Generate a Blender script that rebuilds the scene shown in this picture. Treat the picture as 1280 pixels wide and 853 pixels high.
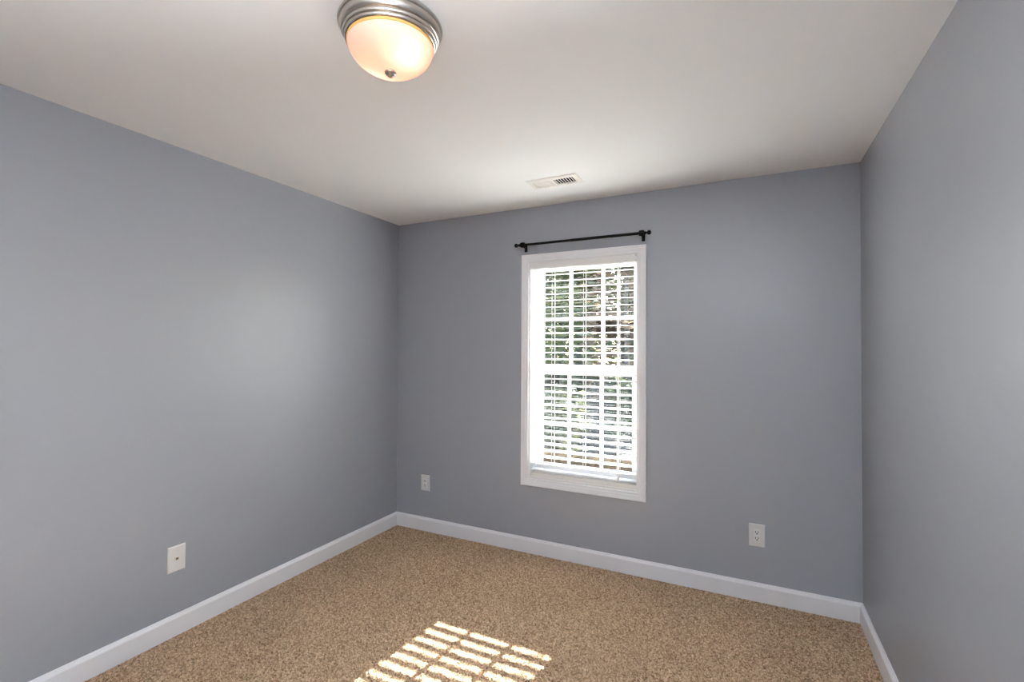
import bpy, bmesh, math, random
import numpy as np
from mathutils import Vector, Matrix

for o in list(bpy.data.objects):
    bpy.data.objects.remove(o)
SC = bpy.context.scene
COL = SC.collection
random.seed(7)

# ------------------------------------------------------------------ camera
cam_d = bpy.data.cameras.new('camera')
cam = bpy.data.objects.new('camera', cam_d)
COL.objects.link(cam)
cam_d.sensor_width = 36.0
cam_d.lens = 595.9 * 36.0 / 1280.0
cam_d.clip_start = 0.02
cam_d.clip_end = 400
YAW, PITCH, ROLL = 0.4577, 0.0155, 0.0050
fw = Vector((-math.sin(YAW) * math.cos(PITCH), math.cos(YAW) * math.cos(PITCH), math.sin(PITCH)))
rt = Vector((math.cos(YAW), math.sin(YAW), 0))
up = rt.cross(fw)
r2 = math.cos(ROLL) * rt + math.sin(ROLL) * up
u2 = -math.sin(ROLL) * rt + math.cos(ROLL) * up
cam.matrix_world = Matrix(((r2.x, u2.x, -fw.x, 2.5598), (r2.y, u2.y, -fw.y, -3.0878),
                           (r2.z, u2.z, -fw.z, 1.4360), (0, 0, 0, 1)))
SC.camera = cam

# ------------------------------------------------------------------ exposure, sky, sun, lights
SC.view_settings.view_transform = 'Standard'
SC.view_settings.look = 'None'
SC.view_settings.gamma = 1
SC.view_settings.use_curve_mapping = False
SC.view_settings.exposure = 0.40
SC.cycles.use_denoising = True
SC.cycles.max_bounces = 12
SC.cycles.diffuse_bounces = 7
SC.cycles.transparent_max_bounces = 16
SC.cycles.caustics_reflective = False
SC.cycles.caustics_refractive = False
SC.cycles.sample_clamp_indirect = 8.0

world = bpy.data.worlds.new('sky')
SC.world = world
world.use_nodes = True
wn = world.node_tree.nodes
wl = world.node_tree.links
wn.clear()
wo = wn.new('ShaderNodeOutputWorld')
wb = wn.new('ShaderNodeBackground')
ws = wn.new('ShaderNodeTexSky')
ws.sky_type = 'NISHITA'
ws.sun_disc = False
ws.sun_elevation = math.radians(31.7)
ws.sun_rotation = math.radians(7)
ws.dust_density = 2.0
wb.inputs['Strength'].default_value = 2.9
wl.new(ws.outputs[0], wb.inputs[0])
wl.new(wb.outputs[0], wo.inputs[0])


def lamp(name, kind, loc, direction=None, energy=10, color=(1, 1, 1), **kw):
    d = bpy.data.lights.new(name, kind)
    d.energy = energy
    d.color = color
    for k, v in kw.items():
        setattr(d, k, v)
    o = bpy.data.objects.new(name, d)
    COL.objects.link(o)
    o.location = loc
    if direction is not None:
        o.rotation_euler = Vector(direction).to_track_quat('-Z', 'Y').to_euler()
    return o


SUN_DIR = Vector((-0.123, -1.0, -0.626))
lamp('sun', 'SUN', (3, 12, 8), SUN_DIR, energy=185, color=(1.0, 0.970, 0.950), angle=math.radians(0.53))
# added fill lamp behind the camera, standing in for a bounced flash
lamp('fill_light', 'AREA', (2.52, -3.32, 1.72), (-0.04, -0.15, 1.0), energy=150, color=(0.96, 0.982, 1.0),
     shape='DISK', size=0.30, spread=math.radians(150))

# ------------------------------------------------------------------ helpers
W, H, D = 3.105, 2.44, -3.86          # room width, height, rear wall y


def mesh_obj(name, bm, mat, parent=None, smooth=False, loc=None):
    me = bpy.data.meshes.new(name)
    bmesh.ops.recalc_face_normals(bm, faces=bm.faces)
    bm.to_mesh(me)
    bm.free()
    if smooth:
        for p in me.polygons:
            p.use_smooth = True
        try:
            me.set_sharp_from_angle(angle=math.radians(38))
        except Exception:
            pass
    o = bpy.data.objects.new(name, me)
    COL.objects.link(o)
    if isinstance(mat, (list, tuple)):
        for m in mat:
            me.materials.append(m)
    elif mat:
        me.materials.append(mat)
    if parent:
        o.parent = parent
    if loc:
        o.location = loc
    return o


def empty(name, loc=(0, 0, 0)):
    o = bpy.data.objects.new(name, None)
    COL.objects.link(o)
    o.location = loc
    o.empty_display_size = 0.05
    return o


def tag(o, label=None, cat=None, group=None, kind=None):
    if label:
        o['label'] = label
    if cat:
        o['category'] = cat
    if group:
        o['group'] = group
    if kind:
        o['kind'] = kind
    return o


def box(bm, x0, x1, y0, y1, z0, z1, bev=0.0, seg=2):
    r = bmesh.ops.create_cube(bm, size=1.0)
    vs = r['verts']
    for v in vs:
        v.co = Vector(((x0 + x1) / 2 + v.co.x * (x1 - x0), (y0 + y1) / 2 + v.co.y * (y1 - y0),
                       (z0 + z1) / 2 + v.co.z * (z1 - z0)))
    if bev > 0:
        es = list({e for v in vs for e in v.link_edges})
        bmesh.ops.bevel(bm, geom=es, offset=bev, segments=seg, affect='EDGES', profile=0.5)


def extrude_profile(bm, prof, axis, a, b):
    """prof: closed list of 2-D points; axis 'x' -> (y,z) points swept along x, 'y' -> (x,z) swept along y."""
    def P(p, s):
        return (s, p[0], p[1]) if axis == 'x' else (p[0], s, p[1])
    A = [bm.verts.new(P(p, a)) for p in prof]
    B = [bm.verts.new(P(p, b)) for p in prof]
    n = len(prof)
    for i in range(n):
        bm.faces.new((A[i], A[(i + 1) % n], B[(i + 1) % n], B[i]))
    bm.faces.new(A)
    bm.faces.new(list(reversed(B)))


def lathe(bm, prof, seg=48, center=(0, 0, 0), axis='z'):
    """prof: list of (radius, height)."""
    cx, cy, cz = center
    rings = []
    for r, h in prof:
        ring = []
        if r < 1e-6:
            p = (0, 0, h)
            ring = [p]
        else:
            ring = [(r * math.cos(2 * math.pi * i / seg), r * math.sin(2 * math.pi * i / seg), h) for i in range(seg)]
        vs = []
        for (x, y, z) in ring:
            if axis == 'x':
                x, y, z = z, x, y
            elif axis == 'y':
                x, y, z = x, z, y
            vs.append(bm.verts.new((cx + x, cy + y, cz + z)))
        rings.append(vs)
    for a, b in zip(rings[:-1], rings[1:]):
        for i in range(seg):
            j = (i + 1) % seg
            if len(a) == 1 and len(b) == 1:
                continue
            if len(a) == 1:
                bm.faces.new((a[0], b[i], b[j]))
            elif len(b) == 1:
                bm.faces.new((a[i], a[j], b[0]))
            else:
                bm.faces.new((a[i], a[j], b[j], b[i]))
    if len(rings[0]) > 1:
        bm.faces.new(rings[0])
    if len(rings[-1]) > 1:
        bm.faces.new(list(reversed(rings[-1])))


def cyl(bm, p0, p1, r, seg=12, r1=None):
    p0 = Vector(p0)
    p1 = Vector(p1)
    d = p1 - p0
    m = Matrix.Translation((p0 + p1) / 2) @ d.to_track_quat('Z', 'Y').to_matrix().to_4x4()
    bmesh.ops.create_cone(bm, cap_ends=True, segments=seg, radius1=r, radius2=r if r1 is None else r1,
                          depth=d.length, matrix=m)


def mat(name, color, rough=0.5, metal=0.0, spec=0.5, **kw):
    m = bpy.data.materials.new(name)
    m.use_nodes = True
    b = m.node_tree.nodes['Principled BSDF']
    b.inputs['Base Color'].default_value = (*color, 1)
    b.inputs['Roughness'].default_value = rough
    b.inputs['Metallic'].default_value = metal
    b.inputs['Specular IOR Level'].default_value = spec
    for k, v in kw.items():
        b.inputs[k].default_value = v
    return m


def add_bump(m, scale, strength, dist=0.001, detail=2.0):
    nt = m.node_tree
    tc = nt.nodes.new('ShaderNodeTexCoord')
    n = nt.nodes.new('ShaderNodeTexNoise')
    n.inputs['Scale'].default_value = scale
    n.inputs['Detail'].default_value = detail
    bp = nt.nodes.new('ShaderNodeBump')
    bp.inputs['Strength'].default_value = strength
    bp.inputs['Distance'].default_value = dist
    nt.links.new(tc.outputs['Object'], n.inputs['Vector'])
    nt.links.new(n.outputs['Fac'], bp.inputs['Height'])
    nt.links.new(bp.outputs['Normal'], nt.nodes['Principled BSDF'].inputs['Normal'])
    return m


def speckle(m, scale, stops, detail=3.0, vscale=None):
    """several colours broken up by noise, for pile, litter, bark, leaves"""
    nt = m.node_tree
    tc = nt.nodes.new('ShaderNodeTexCoord')
    n = nt.nodes.new('ShaderNodeTexNoise')
    n.inputs['Scale'].default_value = scale
    n.inputs['Detail'].default_value = detail
    n.inputs['Roughness'].default_value = 0.7
    cr = nt.nodes.new('ShaderNodeValToRGB')
    el = cr.color_ramp.elements
    while len(el) > 1:
        el.remove(el[0])
    el[0].position = stops[0][0]
    el[0].color = (*stops[0][1], 1)
    for p, c in stops[1:]:
        e = el.new(p)
        e.color = (*c, 1)
    nt.links.new(tc.outputs['Object'], n.inputs['Vector'])
    nt.links.new(n.outputs['Fac'], cr.inputs['Fac'])
    nt.links.new(cr.outputs['Color'], nt.nodes['Principled BSDF'].inputs['Base Color'])
    return m


# ------------------------------------------------------------------ materials
M_wall = add_bump(mat('blue_grey_satin_paint', (0.289, 0.305, 0.338), 0.40, spec=0.58), 260, 0.10, 0.0006)
M_ceil = add_bump(mat('flat_white_ceiling_paint', (0.875, 0.885, 0.90), 0.9, spec=0.2), 180, 0.12, 0.0008)
M_trim = mat('white_trim_paint', (0.86, 0.865, 0.89), 0.38)
M_vinyl = mat('white_vinyl', (0.84, 0.84, 0.84), 0.4)
M_slat = mat('white_faux_wood', (0.86, 0.855, 0.84), 0.42)
M_cord = mat('white_cord', (0.85, 0.84, 0.82), 0.8)
M_plate = mat('white_plastic_plate', (0.74, 0.73, 0.71), 0.35)
M_dark = mat('dark_opening', (0.006, 0.0055, 0.005), 0.9, spec=0.05)
M_rod = mat('black_iron', (0.005, 0.0045, 0.0042), 0.6, spec=0.06)
M_screw = mat('painted_screw', (0.68, 0.67, 0.66), 0.35, metal=0.2)
M_nickel = mat('brushed_nickel', (0.50, 0.46, 0.42), 0.30, metal=1.0)
M_vent = mat('white_enamel', (0.80, 0.78, 0.75), 0.45)
M_brass = mat('jack_contact', (0.20, 0.15, 0.07), 0.5, metal=0.5)


def carpet_material():
    m = mat('beige_frieze_carpet', (0.46, 0.34, 0.24), 0.95, spec=0.1)
    nt = m.node_tree
    b = nt.nodes['Principled BSDF']
    tc = nt.nodes.new('ShaderNodeTexCoord')
    v = nt.nodes.new('ShaderNodeTexVoronoi')
    v.inputs['Scale'].default_value = 150
    v.inputs['Randomness'].default_value = 1.0
    n0 = nt.nodes.new('ShaderNodeTexNoise')
    n0.inputs['Scale'].default_value = 90
    n0.inputs['Detail'].default_value = 4
    n0.inputs['Roughness'].default_value = 0.75
    sep = nt.nodes.new('ShaderNodeSeparateColor')
    mx = nt.nodes.new('ShaderNodeMath')
    mx.operation = 'MULTIPLY_ADD'
    mx.inputs[1].default_value = 0.72
    sub = nt.nodes.new('ShaderNodeMath')
    sub.operation = 'MULTIPLY_ADD'
    sub.inputs[1].default_value = 1.55
    sub.inputs[2].default_value = -0.64
    cr = nt.nodes.new('ShaderNodeValToRGB')
    el = cr.color_ramp.elements
    el[0].position = 0.05
    el[0].color = (0.15, 0.088, 0.050, 1)
    el[1].position = 0.95
    el[1].color = (0.84, 0.66, 0.48, 1)
    for p, c in ((0.28, (0.33, 0.22, 0.135)), (0.5, (0.51, 0.362, 0.235)), (0.72, (0.64, 0.465, 0.31))):
        e = el.new(p)
        e.color = (*c, 1)
    big = nt.nodes.new('ShaderNodeTexNoise')
    big.inputs['Scale'].default_value = 2.2
    big.inputs['Detail'].default_value = 2
    bcr = nt.nodes.new('ShaderNodeMapRange')
    bcr.inputs[1].default_value = 0.3
    bcr.inputs[2].default_value = 0.7
    bcr.inputs[3].default_value = 1.00
    bcr.inputs[4].default_value = 1.16
    mul = nt.nodes.new('ShaderNodeVectorMath')
    mul.operation = 'SCALE'
    L = nt.links.new
    L(tc.outputs['Object'], v.inputs['Vector'])
    L(tc.outputs['Object'], n0.inputs['Vector'])
    L(tc.outputs['Object'], big.inputs['Vector'])
    L(v.outputs['Color'], sep.inputs['Color'])
    L(n0.outputs['Fac'], sub.inputs[0])
    L(sep.outputs[0], mx.inputs[0])
    L(sub.outputs[0], mx.inputs[2])
    L(mx.outputs[0], cr.inputs['Fac'])
    L(big.outputs['Fac'], bcr.inputs[0])
    L(cr.outputs['Color'], mul.inputs[0])
    L(bcr.outputs[0], mul.inputs['Scale'])
    L(mul.outputs[0], b.inputs['Base Color'])
    bp = nt.nodes.new('ShaderNodeBump')
    bp.inputs['Strength'].default_value = 0.9
    bp.inputs['Distance'].default_value = 0.006
    L(sub.outputs[0], bp.inputs['Height'])
    L(bp.outputs['Normal'], b.inputs['Normal'])
    return m


M_carpet = carpet_material()


def thin_glass():
    m = bpy.data.materials.new('window_glass')
    m.use_nodes = True
    nt = m.node_tree
    nt.nodes.clear()
    o = nt.nodes.new('ShaderNodeOutputMaterial')
    t = nt.nodes.new('ShaderNodeBsdfTransparent')
    t.inputs[0].default_value = (0.93, 0.95, 0.94, 1)
    g = nt.nodes.new('ShaderNodeBsdfGlossy')
    g.inputs['Roughness'].default_value = 0.02
    mx = nt.nodes.new('ShaderNodeMixShader')
    mx.inputs[0].default_value = 0.03
    nt.links.new(t.outputs[0], mx.inputs[1])
    nt.links.new(g.outputs[0], mx.inputs[2])
    nt.links.new(mx.outputs[0], o.inputs[0])
    return m


def screen_mesh():
    m = bpy.data.materials.new('insect_screen_mesh')
    m.use_nodes = True
    nt = m.node_tree
    nt.nodes.clear()
    o = nt.nodes.new('ShaderNodeOutputMaterial')
    t = nt.nodes.new('ShaderNodeBsdfTransparent')
    g = nt.nodes.new('ShaderNodeBsdfDiffuse')
    g.inputs[0].default_value = (0.06, 0.06, 0.065, 1)
    mx = nt.nodes.new('ShaderNodeMixShader')
    mx.inputs[0].default_value = 0.28
    nt.links.new(t.outputs[0], mx.inputs[1])
    nt.links.new(g.outputs[0], mx.inputs[2])
    nt.links.new(mx.outputs[0], o.inputs[0])
    return m


def frosted_glass():
    m = bpy.data.materials.new('frosted_alabaster_glass')
    m.use_nodes = True
    nt = m.node_tree
    nt.nodes.clear()
    o = nt.nodes.new('ShaderNodeOutputMaterial')
    t = nt.nodes.new('ShaderNodeBsdfTranslucent')
    t.inputs[0].default_value = (0.80, 0.72, 0.70, 1)
    p = nt.nodes.new('ShaderNodeBsdfPrincipled')
    p.inputs['Base Color'].default_value = (0.84, 0.82, 0.80, 1)
    p.inputs['Roughness'].default_value = 0.25
    tc = nt.nodes.new('ShaderNodeTexCoord')
    n = nt.nodes.new('ShaderNodeTexNoise')
    n.inputs['Scale'].default_value = 9
    n.inputs['Detail'].default_value = 2
    n.inputs['Distortion'].default_value = 1.2
    mr = nt.nodes.new('ShaderNodeMapRange')
    mr.inputs[3].default_value = 0.30
    mr.inputs[4].default_value = 0.55
    mx = nt.nodes.new('ShaderNodeMixShader')
    nt.links.new(tc.outputs['Object'], n.inputs['Vector'])
    nt.links.new(n.outputs['Fac'], mr.inputs[0])
    nt.links.new(mr.outputs[0], mx.inputs[0])
    nt.links.new(t.outputs[0], mx.inputs[1])
    nt.links.new(p.outputs[0], mx.inputs[2])
    nt.links.new(mx.outputs[0], o.inputs[0])
    return m


M_glass = thin_glass()
M_screen = screen_mesh()
M_frost = frosted_glass()
M_amber = mat('amber_glass_rim', (0.95, 0.52, 0.16), 0.3)

# ------------------------------------------------------------------ the room
TH = 0.17                                            # outer wall thickness
OX0, OX1, OZ0, OZ1 = 1.172, 1.938, 0.524, 2.049      # window opening


def struct(name, bm, m, label=None, cat=None, **kw):
    o = mesh_obj(name, bm, m, **kw)
    tag(o, label, cat, kind='structure')
    return o


bm = bmesh.new()
box(bm, -0.12, W + 0.12, D - 0.12, TH, -0.08, -0.003)
floor = struct('floor', bm, M_carpet, 'speckled beige carpet covering the bedroom floor', 'floor')


def pile(parent):
    """short twisted tufts: each one a little three-sided spike leaning its own way"""
    rng = np.random.default_rng(3)
    st = 0.0060
    gx, gy = np.meshgrid(np.arange(0.006, W - 0.004, st), np.arange(-2.75, -0.006, st))
    n = gx.size
    px = gx.ravel() + rng.uniform(-st * .5, st * .5, n)
    py = gy.ravel() + rng.uniform(-st * .5, st * .5, n)
    h = rng.uniform(0.005, 0.0105, n)
    rad = rng.uniform(0.0030, 0.0046, n)
    a0 = rng.uniform(0, 2 * np.pi, n)
    lean = rng.uniform(0, 0.0055, n)
    la = rng.uniform(0, 2 * np.pi, n)
    co = np.zeros((n, 4, 3), np.float32)
    for k in range(3):
        co[:, k, 0] = px + rad * np.cos(a0 + k * 2.0944)
        co[:, k, 1] = py + rad * np.sin(a0 + k * 2.0944)
        co[:, k, 2] = -0.004
    co[:, 3, 0] = px + lean * np.cos(la)
    co[:, 3, 1] = py + lean * np.sin(la)
    co[:, 3, 2] = -0.004 + h
    base = np.arange(n, dtype=np.int32)[:, None] * 4
    tri = np.concatenate([base + np.array(t, np.int32) for t in ((0, 1, 3), (1, 2, 3), (2, 0, 3))], axis=1).reshape(-1)
    me = bpy.data.meshes.new('carpet_pile')
    me.vertices.add(n * 4)
    me.vertices.foreach_set('co', co.ravel())
    me.loops.add(tri.size)
    me.loops.foreach_set('vertex_index', tri)
    me.polygons.add(n * 3)
    me.polygons.foreach_set('loop_start', np.arange(0, tri.size, 3, dtype=np.int32))
    me.update(calc_edges=True)
    me.materials.append(M_carpet)
    o = bpy.data.objects.new('carpet_pile', me)
    COL.objects.link(o)
    o.parent = parent
    o['kind'] = 'stuff'
    return o


pile(floor)

bm = bmesh.new()
box(bm, -0.12, W + 0.12, D - 0.12, TH, H, H + 0.10)
struct('ceiling', bm, M_ceil, 'flat off-white ceiling over the whole room', 'ceiling')

bm = bmesh.new()
box(bm, -0.12, OX0, 0, TH, 0, H)
box(bm, OX1, W + 0.12, 0, TH, 0, H)
box(bm, OX0, OX1, 0, TH, 0, OZ0)
box(bm, OX0, OX1, 0, TH, OZ1, H)
bmesh.ops.remove_doubles(bm, verts=bm.verts, dist=1e-5)
struct('wall_back', bm, M_wall, 'blue-grey painted wall holding the window', 'wall')
bm = bmesh.new()
box(bm, -0.12, 0, D, 0, 0, H)
struct('wall_left', bm, M_wall, 'blue-grey painted wall on the left side', 'wall')
bm = bmesh.new()
box(bm, W, W + 0.12, D, 0, 0, H)
struct('wall_right', bm, M_wall, 'blue-grey painted wall on the right side', 'wall')
bm = bmesh.new()
box(bm, -0.12, W + 0.12, D - 0.12, D, 0, H)
struct('wall_rear', bm, M_wall, 'blue-grey painted wall behind the camera', 'wall')

BH = 0.104
prof = [(0, 0), (0.016, 0), (0.016, 0.086), (0.0145, 0.089), (0.0055, 0.099), (0.0040, BH), (0, BH)]
bm = bmesh.new()
extrude_profile(bm, [(p[0], p[1]) for p in prof], 'y', D, 0)
struct('baseboard_left', bm, M_trim, 'white baseboard along the left wall', 'baseboard')
bm = bmesh.new()
extrude_profile(bm, [(W - p[0], p[1]) for p in prof], 'y', D, 0)
struct('baseboard_right', bm, M_trim, 'white baseboard along the right wall', 'baseboard')
bm = bmesh.new()
extrude_profile(bm, [(-p[0], p[1]) for p in prof], 'x', 0.0, W)
struct('baseboard_back', bm, M_trim, 'white baseboard below the window wall', 'baseboard')

# ------------------------------------------------------------------ window
win = empty('window_1', ((OX0 + OX1) / 2, 0, OZ0))
tag(win, 'white double-hung window with six panes in each sash', 'window', kind='structure')


def under(o, root):
    """keep the world position of a mesh modelled in world space under an Empty"""
    o.parent = root
    o.matrix_parent_inverse = Matrix.Translation(-Vector(root.location))
    return o


def casing_profile(bm):
    """picture-frame casing: mitred ring with a stepped profile, (distance from opening, depth)"""
    pr = [(0.006, 0.0), (0.006, 0.009), (0.010, 0.012), (0.022, 0.0125), (0.025, 0.0150), (0.044, 0.0170),
          (0.049, 0.0185), (0.057, 0.0185), (0.057, 0.0)]
    pr = [(a - 0.006, b) for a, b in pr]
    loops = []
    for a, b in pr:
        x0, x1, z0, z1 = OX0 - a, OX1 + a, OZ0 - a, OZ1 + a
        loops.append([bm.verts.new((x, -b, z)) for x, z in ((x0, z0), (x1, z0), (x1, z1), (x0, z1))])
    n = len(loops)
    for i in range(n):
        A, B = loops[i], loops[(i + 1) % n]
        for k in range(4):
            j = (k + 1) % 4
            bm.faces.new((A[k], A[j], B[j], B[k]))


bm = bmesh.new()
casing_profile(bm)
under(mesh_obj('window_casing', bm, M_trim), win)

# jamb liner all round the opening
bm = bmesh.new()
t = 0.012
box(bm, OX0, OX0 + t, 0.0, 0.165, OZ0, OZ1)
box(bm, OX1 - t, OX1, 0.0, 0.165, OZ0, OZ1)
box(bm, OX0 + t, OX1 - t, 0.0, 0.165, OZ1 - t, OZ1)
box(bm, OX0 + t, OX1 - t, 0.0, 0.165, OZ0, OZ0 + t)
# stops / tracks
for x0, x1 in ((OX0 + t, OX0 + t + 0.016), (OX1 - t - 0.016, OX1 - t)):
    box(bm, x0, x1, 0.076, 0.084, OZ0 + t, OZ1 - t)
    box(bm, x0, x1, 0.158, 0.165, OZ0 + t, OZ1 - t)
under(mesh_obj('window_frame', bm, M_vinyl), win)


def sash(y, gx0, gx1, gz0, gz1, mz, mx, low):
    """one sash: stiles and rails round the glass opening, muntin grid, panes"""
    fr = bmesh.new()
    xa, xb = OX0 + t + 0.002, OX1 - t - 0.002
    za, zb = low
    ya, yb = y - 0.017, y + 0.017
    bev = 0.003
    box(fr, xa, gx0, ya, yb, za, zb, bev)
    box(fr, gx1, xb, ya, yb, za, zb, bev)
    box(fr, gx0, gx1, ya, yb, za, gz0, bev)
    box(fr, gx0, gx1, ya, yb, gz1, zb, bev)
    s = under(mesh_obj('sash', fr, M_vinyl), win)
    mb = bmesh.new()
    for x in mx:
        box(mb, x - 0.0115, x + 0.0115, y - 0.006, y + 0.006, gz0, gz1, 0.003)
    xs = [gx0] + list(mx) + [gx1]
    for i in range(3):
        a = xs[i] + (0.0115 if i else 0)
        b = xs[i + 1] - (0.0115 if i < 2 else 0)
        box(mb, a, b, y - 0.0055, y + 0.0055, mz - 0.0115, mz + 0.0115, 0.003)
    g = mesh_obj('muntin_grid', mb, M_vinyl)
    g.parent = s
    gb = bmesh.new()
    box(gb, gx0 - 0.004, gx1 + 0.004, y + 0.0085, y + 0.0115, gz0 - 0.004, gz1 + 0.004)
    p = mesh_obj('glass_pane', gb, M_glass)
    p.parent = s
    return s


lower_sash = sash(0.105, 1.239, 1.880, 0.620, 1.252, 0.903, (1.4375, 1.6705), (OZ0 + 0.014, 1.305))
upper_sash = sash(0.140, 1.229, 1.885, 1.320, 1.995, 1.648, (1.438, 1.6705), (1.268, OZ1 - 0.014))
# sash lock on the meeting rail
bm = bmesh.new()
box(bm, 1.515, 1.585, 0.090, 0.112, 1.305, 1.312, 0.002)
cyl(bm, (1.55, 0.100, 1.312), (1.55, 0.100, 1.320), 0.010, 16)
box(bm, 1.545, 1.590, 0.094, 0.104, 1.314, 1.321, 0.002)
lk = mesh_obj('sash_lock', bm, M_vinyl)
lk.parent = lower_sash
# insect screen outside the lower sash
sx0, sx1, sz0, sz1, fwd = 1.190, 1.921, 0.540, 1.300, 0.018
bm = bmesh.new()
ys0, ys1 = 0.1595, 0.1645
box(bm, sx0, sx0 + fwd, ys0, ys1, sz0, sz1)
box(bm, sx1 - fwd, sx1, ys0, ys1, sz0, sz1)
box(bm, sx0 + fwd, sx1 - fwd, ys0, ys1, sz0, 0.703)  # bottom bar made extra tall to block the lowest sun stripe
box(bm, sx0 + fwd, sx1 - fwd, ys0, ys1, sz1 - fwd, sz1)
sc_ = under(mesh_obj('insect_screen', bm, mat('bronze_screen_frame', (0.13, 0.095, 0.065), 0.5)), win)
screen_bm = bmesh.new()
box(screen_bm, sx0 + fwd, sx1 - fwd, 0.1618, 0.1622, 0.703, sz1 - fwd)
sm = mesh_obj('screen_cloth', screen_bm, M_screen)
sm.parent = sc_

# ------------------------------------------------------------------ blind
BX0, BX1 = OX0 + 0.014, OX1 - 0.004
BY = 0.034                                            # slat centre line
blind = empty('window_blind', ((BX0 + BX1) / 2, BY, 2.045))
tag(blind, 'white two-inch slatted blind hanging open inside the window', 'window blind')

bm = bmesh.new()
box(bm, BX0, BX1, 0.012, 0.058, 2.003, 2.036, 0.002)
under(mesh_obj('headrail', bm, M_slat), blind)
bm = bmesh.new()
extrude_profile(bm, [(-0.004, 2.000), (0.004, 2.000), (0.004, 2.043), (0.000, 2.043), (-0.003, 2.040),
                     (-0.004, 2.034), (-0.0065, 2.031), (-0.0065, 2.011), (-0.004, 2.008)], 'x', BX0, BX1 - 0.004)
under(mesh_obj('valance', bm, M_slat), blind)
bm = bmesh.new()
box(bm, BX1 - 0.016, BX1 - 0.001, -0.006, -0.0045, 2.000, 2.047)
cl = under(mesh_obj('valance_clip', bm, mat('clear_plastic_clip', (0.70, 0.69, 0.67), 0.25)), blind)

PITCH_S, NS, ZS = 0.0457, 31, 0.5843
TILT = math.radians(4)                                # room edge down, outer edge up


def slat_bm():
    b = bmesh.new()
    hw, ht = 0.0255, 0.0014
    n = 5
    pr = []
    for i in range(n):
        pr.append((-hw + 0.0012 * math.cos(math.pi / 2 + math.pi * i / (n - 1)), 0.0014 * math.sin(math.pi / 2 + math.pi * i / (n - 1))))
    for i in range(n):
        pr.append((hw + 0.0012 * math.cos(-math.pi / 2 + math.pi * i / (n - 1)), 0.0014 * math.sin(-math.pi / 2 + math.pi * i / (n - 1))))
    c, s = math.cos(TILT), math.sin(TILT)
    pr = [(p[0] * c - p[1] * s, p[0] * s + p[1] * c) for p in pr]
    extrude_profile(b, pr, 'x', -(BX1 - BX0) / 2 + 0.003, (BX1 - BX0) / 2 - 0.003)
    return b


first = mesh_obj('slat', slat_bm(), M_slat, blind, smooth=True)
for k in range(NS):
    s = first if k == 0 else first.copy()
    if k:
        COL.objects.link(s)
        s.parent = blind
    s.location = (0, 0, ZS + k * PITCH_S - 2.045)
bm = bmesh.new()
box(bm, BX0 + 0.003, BX1 - 0.003, BY - 0.0275, BY + 0.0255, 0.5335, 0.567, 0.003)
rail = under(mesh_obj('bottom_rail', bm, M_slat), blind)
for x in (1.345, 1.572, 1.800):
    b = bmesh.new()
    for y in (BY - 0.0285, BY + 0.0285):
        dz = 0.0285 * math.sin(TILT) * (1 if y > BY else -1)
        cyl(b, (x, y, 0.560), (x, y, 2.010), 0.0012, 6)
    for k in range(NS):
        z = ZS + k * PITCH_S - 0.0035
        cyl(b, (x, BY - 0.0285, z - 0.003), (x, BY + 0.0285, z + 0.003), 0.0006, 4)
    under(mesh_obj('ladder_cord', b, M_cord), blind)
# lift cords with tassels at the right, tilt cords at the left


def cord(name, x, y, z0, z1, r=0.0012, tassel=True):
    b = bmesh.new()
    cyl(b, (x, y, z0), (x, y, z1), r, 6)
    c = under(mesh_obj(name, b, M_cord), blind)
    if tassel:
        b = bmesh.new()
        lathe(b, [(0.0015, 0.0), (0.003, -0.004), (0.0055, -0.022), (0.0062, -0.030), (0.005, -0.033), (0, -0.033)], 14,
              (x, y, z0))
        q = mesh_obj('tassel', b, M_slat, smooth=True)
        q.parent = c
    return c


cord('lift_cord', 1.812, -0.0015, 0.625, 2.0, 0.0018)
cord('lift_cord', 1.824, -0.0020, 0.645, 2.0)
cord('lift_cord', 1.806, 0.0000, 0.610, 2.0, r=0.0018)
cord('tilt_cord', 1.228, -0.0015, 1.335, 2.0)
cord('tilt_cord', 1.240, -0.0020, 1.470, 2.0)

# ------------------------------------------------------------------ curtain rod
RY, RZ = -0.060, 2.163
rod = empty('curtain_rod', (1.56, 0, RZ))
tag(rod, 'thin black curtain rod mounted on the wall above the window', 'curtain rod')
bm = bmesh.new()
cyl(bm, (1.125, RY, RZ), (1.989, RY, RZ), 0.0085, 20)
cyl(bm, (1.50, RY, RZ), (1.989, RY, RZ), 0.0096, 20)
under(mesh_obj('rod', bm, M_rod, smooth=True), rod)
for x, s in ((1.125, -1), (1.989, 1)):
    b = bmesh.new()
    pr = [(0.0, 0.0), (0.0095, 0.0), (0.0105, 0.003), (0.0095, 0.006), (0.006, 0.009), (0.0055, 0.013), (0.009, 0.016),
          (0.0135, 0.021), (0.0150, 0.027), (0.0135, 0.033), (0.009, 0.038), (0.0, 0.040)]
    lathe(b, [(r, h * s) for r, h in pr], 24, (x, RY, RZ), 'x')
    under(mesh_obj('finial', b, M_rod, smooth=True), rod)
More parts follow.
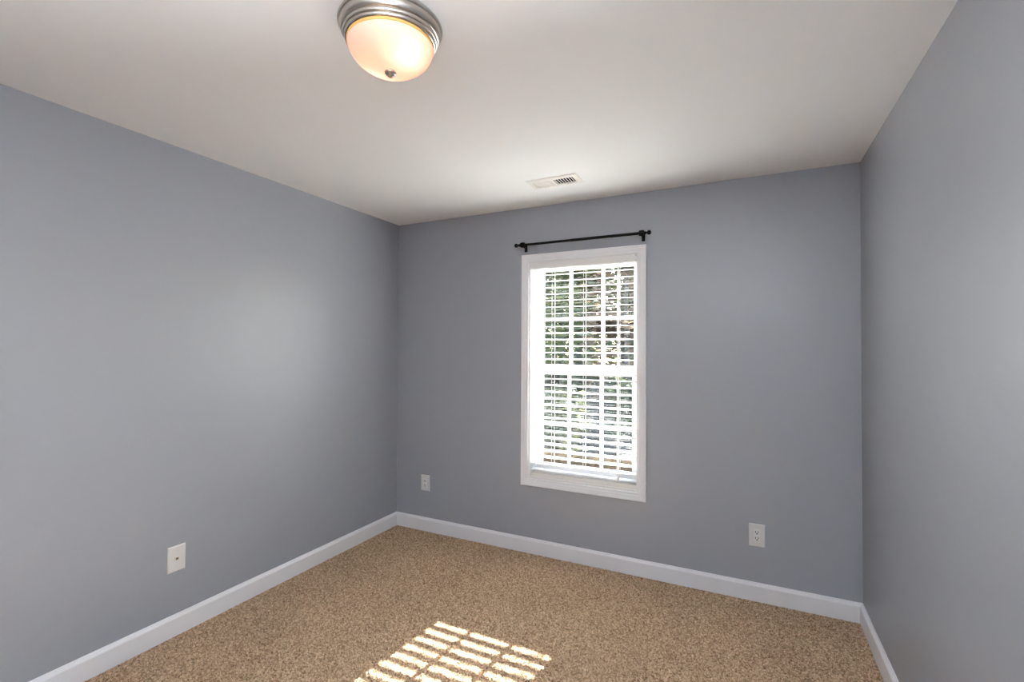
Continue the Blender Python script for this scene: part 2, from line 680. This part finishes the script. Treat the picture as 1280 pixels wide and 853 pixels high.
for x in (1.148, 1.970):
    b = bmesh.new()
    box(b, x - 0.011, x + 0.011, -0.004, 0.0, RZ - 0.040, RZ + 0.020, 0.0015)
    cyl(b, (x, -0.002, RZ - 0.012), (x, RY, RZ - 0.012), 0.006, 14)
    # cup under the rod
    lathe(b, [(0.0115, -0.017), (0.0165, -0.015), (0.0185, -0.006), (0.0185, 0.006), (0.0165, 0.015), (0.0115, 0.017)], 24, (x, RY, RZ), 'x')
    br = under(mesh_obj('bracket', b, M_rod, smooth=True), rod)
    b = bmesh.new()
    cyl(b, (x, RY - 0.016, RZ), (x, RY - 0.021, RZ), 0.004, 12)
    cyl(b, (x, RY - 0.021, RZ), (x, RY - 0.025, RZ), 0.0065, 12)
    sc = mesh_obj('thumb_screw', b, M_rod, smooth=True)
    sc.parent = br

# ------------------------------------------------------------------ ceiling light
LX, LY = 1.563, -1.932
light = empty('ceiling_light', (LX, LY, H))
tag(light, 'round flush ceiling light with brushed nickel pan and frosted glass bowl', 'ceiling light')
bm = bmesh.new()
lathe(bm, [(0.100, 0.0), (0.156, 0.0), (0.1580, -0.002), (0.1590, -0.005), (0.1580, -0.009), (0.1555, -0.011), (0.1540, -0.0125),
           (0.1545, -0.015), (0.1540, -0.021), (0.1520, -0.027), (0.1490, -0.032), (0.1462, -0.035), (0.1440, -0.0355),
           (0.1445, -0.038), (0.1440, -0.042), (0.1425, -0.045), (0.1405, -0.0465), (0.1390, -0.0465), (0.1396, -0.049),
           (0.1388, -0.053), (0.1370, -0.056), (0.1345, -0.057), (0.1325, -0.055), (0.1325, -0.030), (0.100, -0.020)], 96)
under(mesh_obj('pan', bm, M_nickel, light, smooth=True), light)
bpy.data.objects['pan'].matrix_parent_inverse = Matrix.Identity(4)
bm = bmesh.new()
R0, dep = 0.1312, 0.086
outer = [(R0 * math.cos(a) ** 0.92, -0.056 - dep * math.sin(a)) for a in [i * math.pi / 2 / 18 for i in range(18)]] + [(0.0, -0.056 - dep)]
inner = [(r * 0.975, h + 0.003) for r, h in reversed(outer)]
lathe(bm, [(0.0, inner[0][1])] + inner[1:] + outer, 72)
gl = mesh_obj('glass_bowl', bm, M_frost, light, smooth=True)
bm = bmesh.new()
lathe(bm, [(0.1270, -0.0560), (0.1322, -0.0560), (0.1330, -0.0590), (0.1326, -0.0635), (0.1305, -0.0650), (0.1270, -0.0620)], 72)
mesh_obj('bowl_rim', bm, M_amber, light, smooth=True)
bm = bmesh.new()
zb = -0.056 - dep
lathe(bm, [(0.0, zb + 0.002), (0.0150, zb + 0.002), (0.0180, zb - 0.001), (0.0185, zb - 0.004), (0.0165, zb - 0.008),
           (0.0130, zb - 0.010), (0.0110, zb - 0.0105), (0.0100, zb - 0.013), (0.0070, zb - 0.0155), (0.0, zb - 0.0165)], 28)
mesh_obj('finial_knob', bm, M_nickel, light, smooth=True)
for i, (dx, dy, dz) in enumerate(((0.068, -0.016, -0.088), (-0.052, 0.012, -0.082))):
    b = bmesh.new()
    bmesh.ops.create_uvsphere(b, u_segments=20, v_segments=12, radius=0.022)
    for v in b.verts:
        v.co = Vector((dx + v.co.x * 1.25, dy + v.co.y, dz + v.co.z))
    bulb_m = bpy.data.materials.get('lit_bulb')
    if not bulb_m:
        bulb_m = mat('lit_bulb', (0.9, 0.85, 0.75), 0.4)
        bs = bulb_m.node_tree.nodes['Principled BSDF']
        bs.inputs['Emission Color'].default_value = (1.0, 0.755, 0.66, 1)
        bs.inputs['Emission Strength'].default_value = 16.0
    mesh_obj('bulb', b, bulb_m, light, smooth=True)

# ------------------------------------------------------------------ ceiling register
VX, VY = 1.5275, -0.424
vent = empty('ceiling_vent', (VX, VY, H))
tag(vent, 'white rectangular air vent with two louvre banks in the ceiling', 'air vent')
hx, hy = 0.158, 0.079
ox, oy = 0.126, 0.046
fb = bmesh.new()
ring = [(hx, hy, 0.0), (hx, hy, -0.003), (hx - 0.008, hy - 0.008, -0.008), (ox + 0.006, oy + 0.006, -0.0095), (ox, oy, -0.008), (ox, oy, 0.0)]
loops = [[fb.verts.new((sx * a, sy * b, c)) for sx, sy in ((-1, -1), (1, -1), (1, 1), (-1, 1))] for a, b, c in ring]
for A, B in zip(loops, loops[1:] + loops[:1]):
    for k in range(4):
        j = (k + 1) % 4
        fb.faces.new((A[k], A[j], B[j], B[k]))
box(fb, -0.006, 0.006, -oy, oy, -0.0085, -0.001)
mesh_obj('frame', fb, M_vent, vent)
b = bmesh.new()
box(b, -ox, ox, -oy, oy, -0.0012, -0.0004)
mesh_obj('duct_opening', b, M_dark, vent)


def louver(sign):
    b = bmesh.new()
    hw = 0.0062
    a = math.radians(30) * sign
    dx, dz = math.sin(a) * hw, math.cos(a) * hw
    extrude_profile(b, [(-dx - 0.0022, dz * 0.62), (-dx + 0.0022, dz * 0.62), (dx + 0.0022, -dz * 0.62), (dx - 0.0022, -dz * 0.62)], 'y', -oy, oy)
    return b


for sign, x0 in ((1, 0.013), (-1, -0.013)):
    l0 = mesh_obj('louver', louver(sign), M_vent, vent)
    for i in range(7):
        l = l0 if i == 0 else l0.copy()
        if i:
            COL.objects.link(l)
            l.parent = vent
        l.location = (x0 * 0.5 + sign * (i + 0.5) * 0.0166, 0, -0.0056)
for x in (-0.142, 0.142):
    b = bmesh.new()
    lathe(b, [(0.0, -0.0105), (0.0025, -0.0105), (0.0042, -0.009), (0.0042, -0.007)], 16, (x, 0, 0))
    mesh_obj('screw', b, M_screw, vent, smooth=True)

# ------------------------------------------------------------------ wall plates (modelled facing -y, origin at the wall)


def plate_bm():
    b = bmesh.new()
    w, h = 0.0415, 0.064
    loops = [[b.verts.new((sx * (w - i), -d, sz * (h - i))) for sx, sz in ((-1, -1), (1, -1), (1, 1), (-1, 1))]
             for i, d in ((0, 0), (0, 0.0025), (0.003, 0.0055), (0.006, 0.0062))]
    for A, B in zip(loops, loops[1:]):
        for k in range(4):
            j = (k + 1) % 4
            b.faces.new((A[k], A[j], B[j], B[k]))
    b.faces.new(loops[-1])
    b.faces.new(loops[0])
    return b


def make_outlet(loc, label):
    r = empty('electrical_outlet', loc)
    tag(r, label, 'electrical outlet', 'outlets on the window wall')
    mesh_obj('wall_plate', plate_bm(), M_plate, r)
    b = bmesh.new()
    box(b, -0.0167, 0.0167, -0.0078, -0.005, -0.0335, 0.0335, 0.0012)
    rec = mesh_obj('receptacle', b, mat('white_nylon', (0.80, 0.795, 0.785), 0.3) if not bpy.data.materials.get('white_nylon') else bpy.data.materials['white_nylon'], r)
    for zc in (0.0175, -0.0175):
        b = bmesh.new()
        box(b, -0.0083, -0.0050, -0.0082, -0.0070, zc - 0.003, zc + 0.008)
        box(b, 0.0050, 0.0080, -0.0082, -0.0070, zc - 0.002, zc + 0.0075)
        cyl(b, (0, -0.0082, zc - 0.0075), (0, -0.0070, zc - 0.0075), 0.0034, 14)
        s = mesh_obj('socket_slots', b, M_dark, rec)
    for z in (0.0465, -0.0465):
        b = bmesh.new()
        cyl(b, (0, -0.0072, z), (0, -0.0050, z), 0.0030, 14)
        mesh_obj('screw', b, M_screw, r)
    return r


make_outlet((0.2855, 0, 0.3725), 'small white outlet plate low between the left corner and the window')
make_outlet((2.609, 0, 0.3730), 'white outlet plate with two dark sockets low right of the window')

jack = empty('wall_jack', (0, -1.675, 0.3785))
jack.rotation_euler = (0, 0, math.radians(90))
tag(jack, 'white plate with one small dark jack hole on the left wall', 'wall jack')
mesh_obj('wall_plate', plate_bm(), M_plate, jack)
b = bmesh.new()
for x0, x1, z0, z1 in ((-0.010, 0.010, 0.006, 0.010), (-0.010, 0.010, -0.010, -0.006), (-0.010, -0.0065, -0.006, 0.006), (0.0065, 0.010, -0.006, 0.006)):
    box(b, x0, x1, -0.0085, -0.005, z0, z1, 0.0005)
jk = mesh_obj('jack_frame', b, M_plate, jack)
b = bmesh.new()
box(b, -0.0085, 0.0085, -0.0078, -0.0060, -0.0062, 0.0062)
mesh_obj('jack_hole', b, M_brass, jk)
for z in (0.042, -0.042):
    b = bmesh.new()
    cyl(b, (0, -0.0072, z), (0, -0.0050, z), 0.0030, 14)
    mesh_obj('screw', b, M_screw, jack)

# ------------------------------------------------------------------ outside
M_litter = speckle(mat('leaf_litter', (0.05, 0.04, 0.03), 0.95), 3.0,
                   [(0.25, (0.005, 0.004, 0.003)), (0.42, (0.013, 0.0095, 0.008)), (0.58, (0.007, 0.0075, 0.005)), (0.75, (0.019, 0.0155, 0.014))], 6)
M_bark = speckle(mat('bark', (0.05, 0.04, 0.03), 0.95), 14, [(0.3, (0.030, 0.024, 0.02)), (0.7, (0.10, 0.08, 0.066))], 4)


def leaf_mat(name, a, b_):
    m = speckle(mat(name, a, 0.6), 2.0, [(0.3, a), (0.7, b_)], 3)
    nt = m.node_tree
    pb = nt.nodes['Principled BSDF']
    out = nt.nodes['Material Output']
    tr = nt.nodes.new('ShaderNodeBsdfTranslucent')
    ramp = [n for n in nt.nodes if n.type == 'VALTORGB'][0]
    nt.links.new(ramp.outputs[0], tr.inputs[0])
    ad = nt.nodes.new('ShaderNodeMixShader')
    ad.inputs[0].default_value = 0.45
    nt.links.new(pb.outputs[0], ad.inputs[1])
    nt.links.new(tr.outputs[0], ad.inputs[2])
    nt.links.new(ad.outputs[0], out.inputs[0])
    return m


M_leaf = [leaf_mat('olive_leaves', (0.050, 0.058, 0.022), (0.120, 0.122, 0.055)),
          leaf_mat('green_leaves', (0.038, 0.056, 0.024), (0.098, 0.116, 0.052)),
          leaf_mat('rust_leaves', (0.095, 0.062, 0.040), (0.170, 0.115, 0.075))]
GZ = -0.55
bm = bmesh.new()
box(bm, -40, 40, TH + 0.05, 60, GZ - 0.1, GZ)
struct('ground', bm, M_litter, 'leaf-strewn ground outside the window', 'ground')


def tree(x, y, h, r, kind, seed, label, nleaf, crown0, crownr, name, lean=0.0, sz=1.0):
    rnd = random.Random(seed)
    root = empty(name, (x, y, GZ))
    tag(root, label, 'tree' if name == 'tree' else 'shrub', 'trees outside the window' if name == 'tree' else 'shrubs outside the window')
    b = bmesh.new()
    n = 7
    pts = [Vector((lean * (i / n) * h + rnd.uniform(-.05, .05), rnd.uniform(-.05, .05), h * i / n)) for i in range(n + 1)]
    pts[0] = Vector((0, 0, 0))
    for i in range(n):
        cyl(b, pts[i], pts[i + 1], r * (1 - 0.75 * i / n), 9, r * (1 - 0.75 * (i + 1) / n))
    limbs = []
    for i in range(9):
        k = rnd.randint(2, n - 1)
        a = rnd.uniform(0, 2 * math.pi)
        e = pts[k] + Vector((math.cos(a), math.sin(a), rnd.uniform(.2, .8))) * crownr * rnd.uniform(.5, .95)
        cyl(b, pts[k], e, r * 0.3, 6, r * 0.08)
        limbs.append((pts[k], e))
    mesh_obj('trunk', b, M_bark, root, smooth=True)
    b = bmesh.new()
    for i in range(nleaf):
        u = rnd.random()
        if u < 0.6:
            p, e = rnd.choice(limbs)
            c = p.lerp(e, rnd.uniform(.35, 1.1)) + Vector((rnd.gauss(0, .25), rnd.gauss(0, .25), rnd.gauss(0, .25))) * crownr * .5
        else:
            a = rnd.uniform(0, 2 * math.pi)
            rr = crownr * math.sqrt(rnd.random())
            c = Vector((math.cos(a) * rr, math.sin(a) * rr, crown0 + (h * 1.1 - crown0) * rnd.random()))
        if c.z < 0.1:
            c.z = 0.1
        s = rnd.uniform(.05, .13) * sz
        q = Matrix.Rotation(rnd.uniform(0, 6.28), 3, 'Z') @ Matrix.Rotation(rnd.uniform(-1.2, 1.2), 3, 'X')
        vs = [b.verts.new(c + q @ Vector(v) * s) for v in ((-1, 0, 0), (0, -.45, .1), (1, 0, 0), (0, .45, .1))]
        b.faces.new(vs)
    mesh_obj('foliage', b, M_leaf[kind], root)
    return root


# what the window shows lies up and to the left of the straight-out view
SPOTS = [(-1.9, 7.2, 7.5, .11, 0, 'tree'), (-4.7, 9.6, 9.0, .15, 1, 'tree'), (-0.5, 10.4, 8.0, .12, 2, 'tree'), (-2.9, 13.4, 10, .16, 0, 'tree'),
         (-6.6, 14.2, 10, .17, 1, 'tree'), (-0.4, 16.8, 10, .14, 0, 'tree'), (-5.2, 17.8, 11, .2, 0, 'tree'), (-2.6, 20.6, 11, .18, 1, 'tree'),
         (-8.2, 20.8, 11, .15, 0, 'tree'), (-5.8, 24.0, 12, .2, 2, 'tree'), (-1.2, 24.6, 12, .2, 1, 'tree'), (-9.4, 28.0, 12, .2, 0, 'tree'), (-4.0, 28.4, 12, .2, 1, 'tree'), (-7.0, 31.5, 14, .2, 1, 'tree'), (-1.6, 32.0, 14, .2, 0, 'tree'),
         (-12.2, 33.0, 14, .2, 0, 'tree'), (-4.6, 35.5, 15, .2, 0, 'tree'), (-9.6, 36.5, 15, .2, 1, 'tree'), (0.6, 36.0, 15, .2, 1, 'tree'), (-14.6, 38.5, 15, .2, 1, 'tree'),
         (-7.0, 40.5, 16, .2, 0, 'tree'), (-2.4, 41.0, 16, .2, 1, 'tree'), (-12.0, 43.0, 16, .2, 0, 'tree'),
         (2.6, 30.5, 13, .2, 0, 'tree'), (5.6, 33.0, 13, .2, 1, 'tree'), (8.8, 31.5, 13, .2, 0, 'tree'), (3.8, 38.5, 14, .2, 0, 'tree'), (8.0, 39.5, 14, .2, 1, 'tree'), (12.0, 37.0, 14, .2, 0, 'tree'),
         (-0.4, 4.6, 1.2, .03, 0, 'shrub'), (-2.2, 4.9, 1.4, .03, 2, 'shrub'), (0.3, 7.4, 1.2, .03, 1, 'shrub'), (-4.3, 6.7, 1.5, .03, 0, 'shrub'),
         (-2.6, 10.6, 1.6, .04, 2, 'shrub'), (-4.6, 12.4, 1.7, .04, 0, 'shrub'), (-0.9, 13.6, 1.6, .04, 1, 'shrub')]
for i, (x, y, h, r, k, nm) in enumerate(SPOTS):
    kindw = ('olive-green', 'deep green', 'rust-tinged')[k]
    if nm == 'tree':
        tree(x, y, h, r, k, 30 + i, kindw + ' tree seen through the blind outside the window', 5200 if y < 30 else 4200, 0.5, 1.3, nm, sz=1.0 + y * 0.05)
    else:
        tree(x, y, h, r, k, 60 + i, 'low ' + kindw + ' shrub on the ground outside the window', 900, 0.1, 0.55, nm)
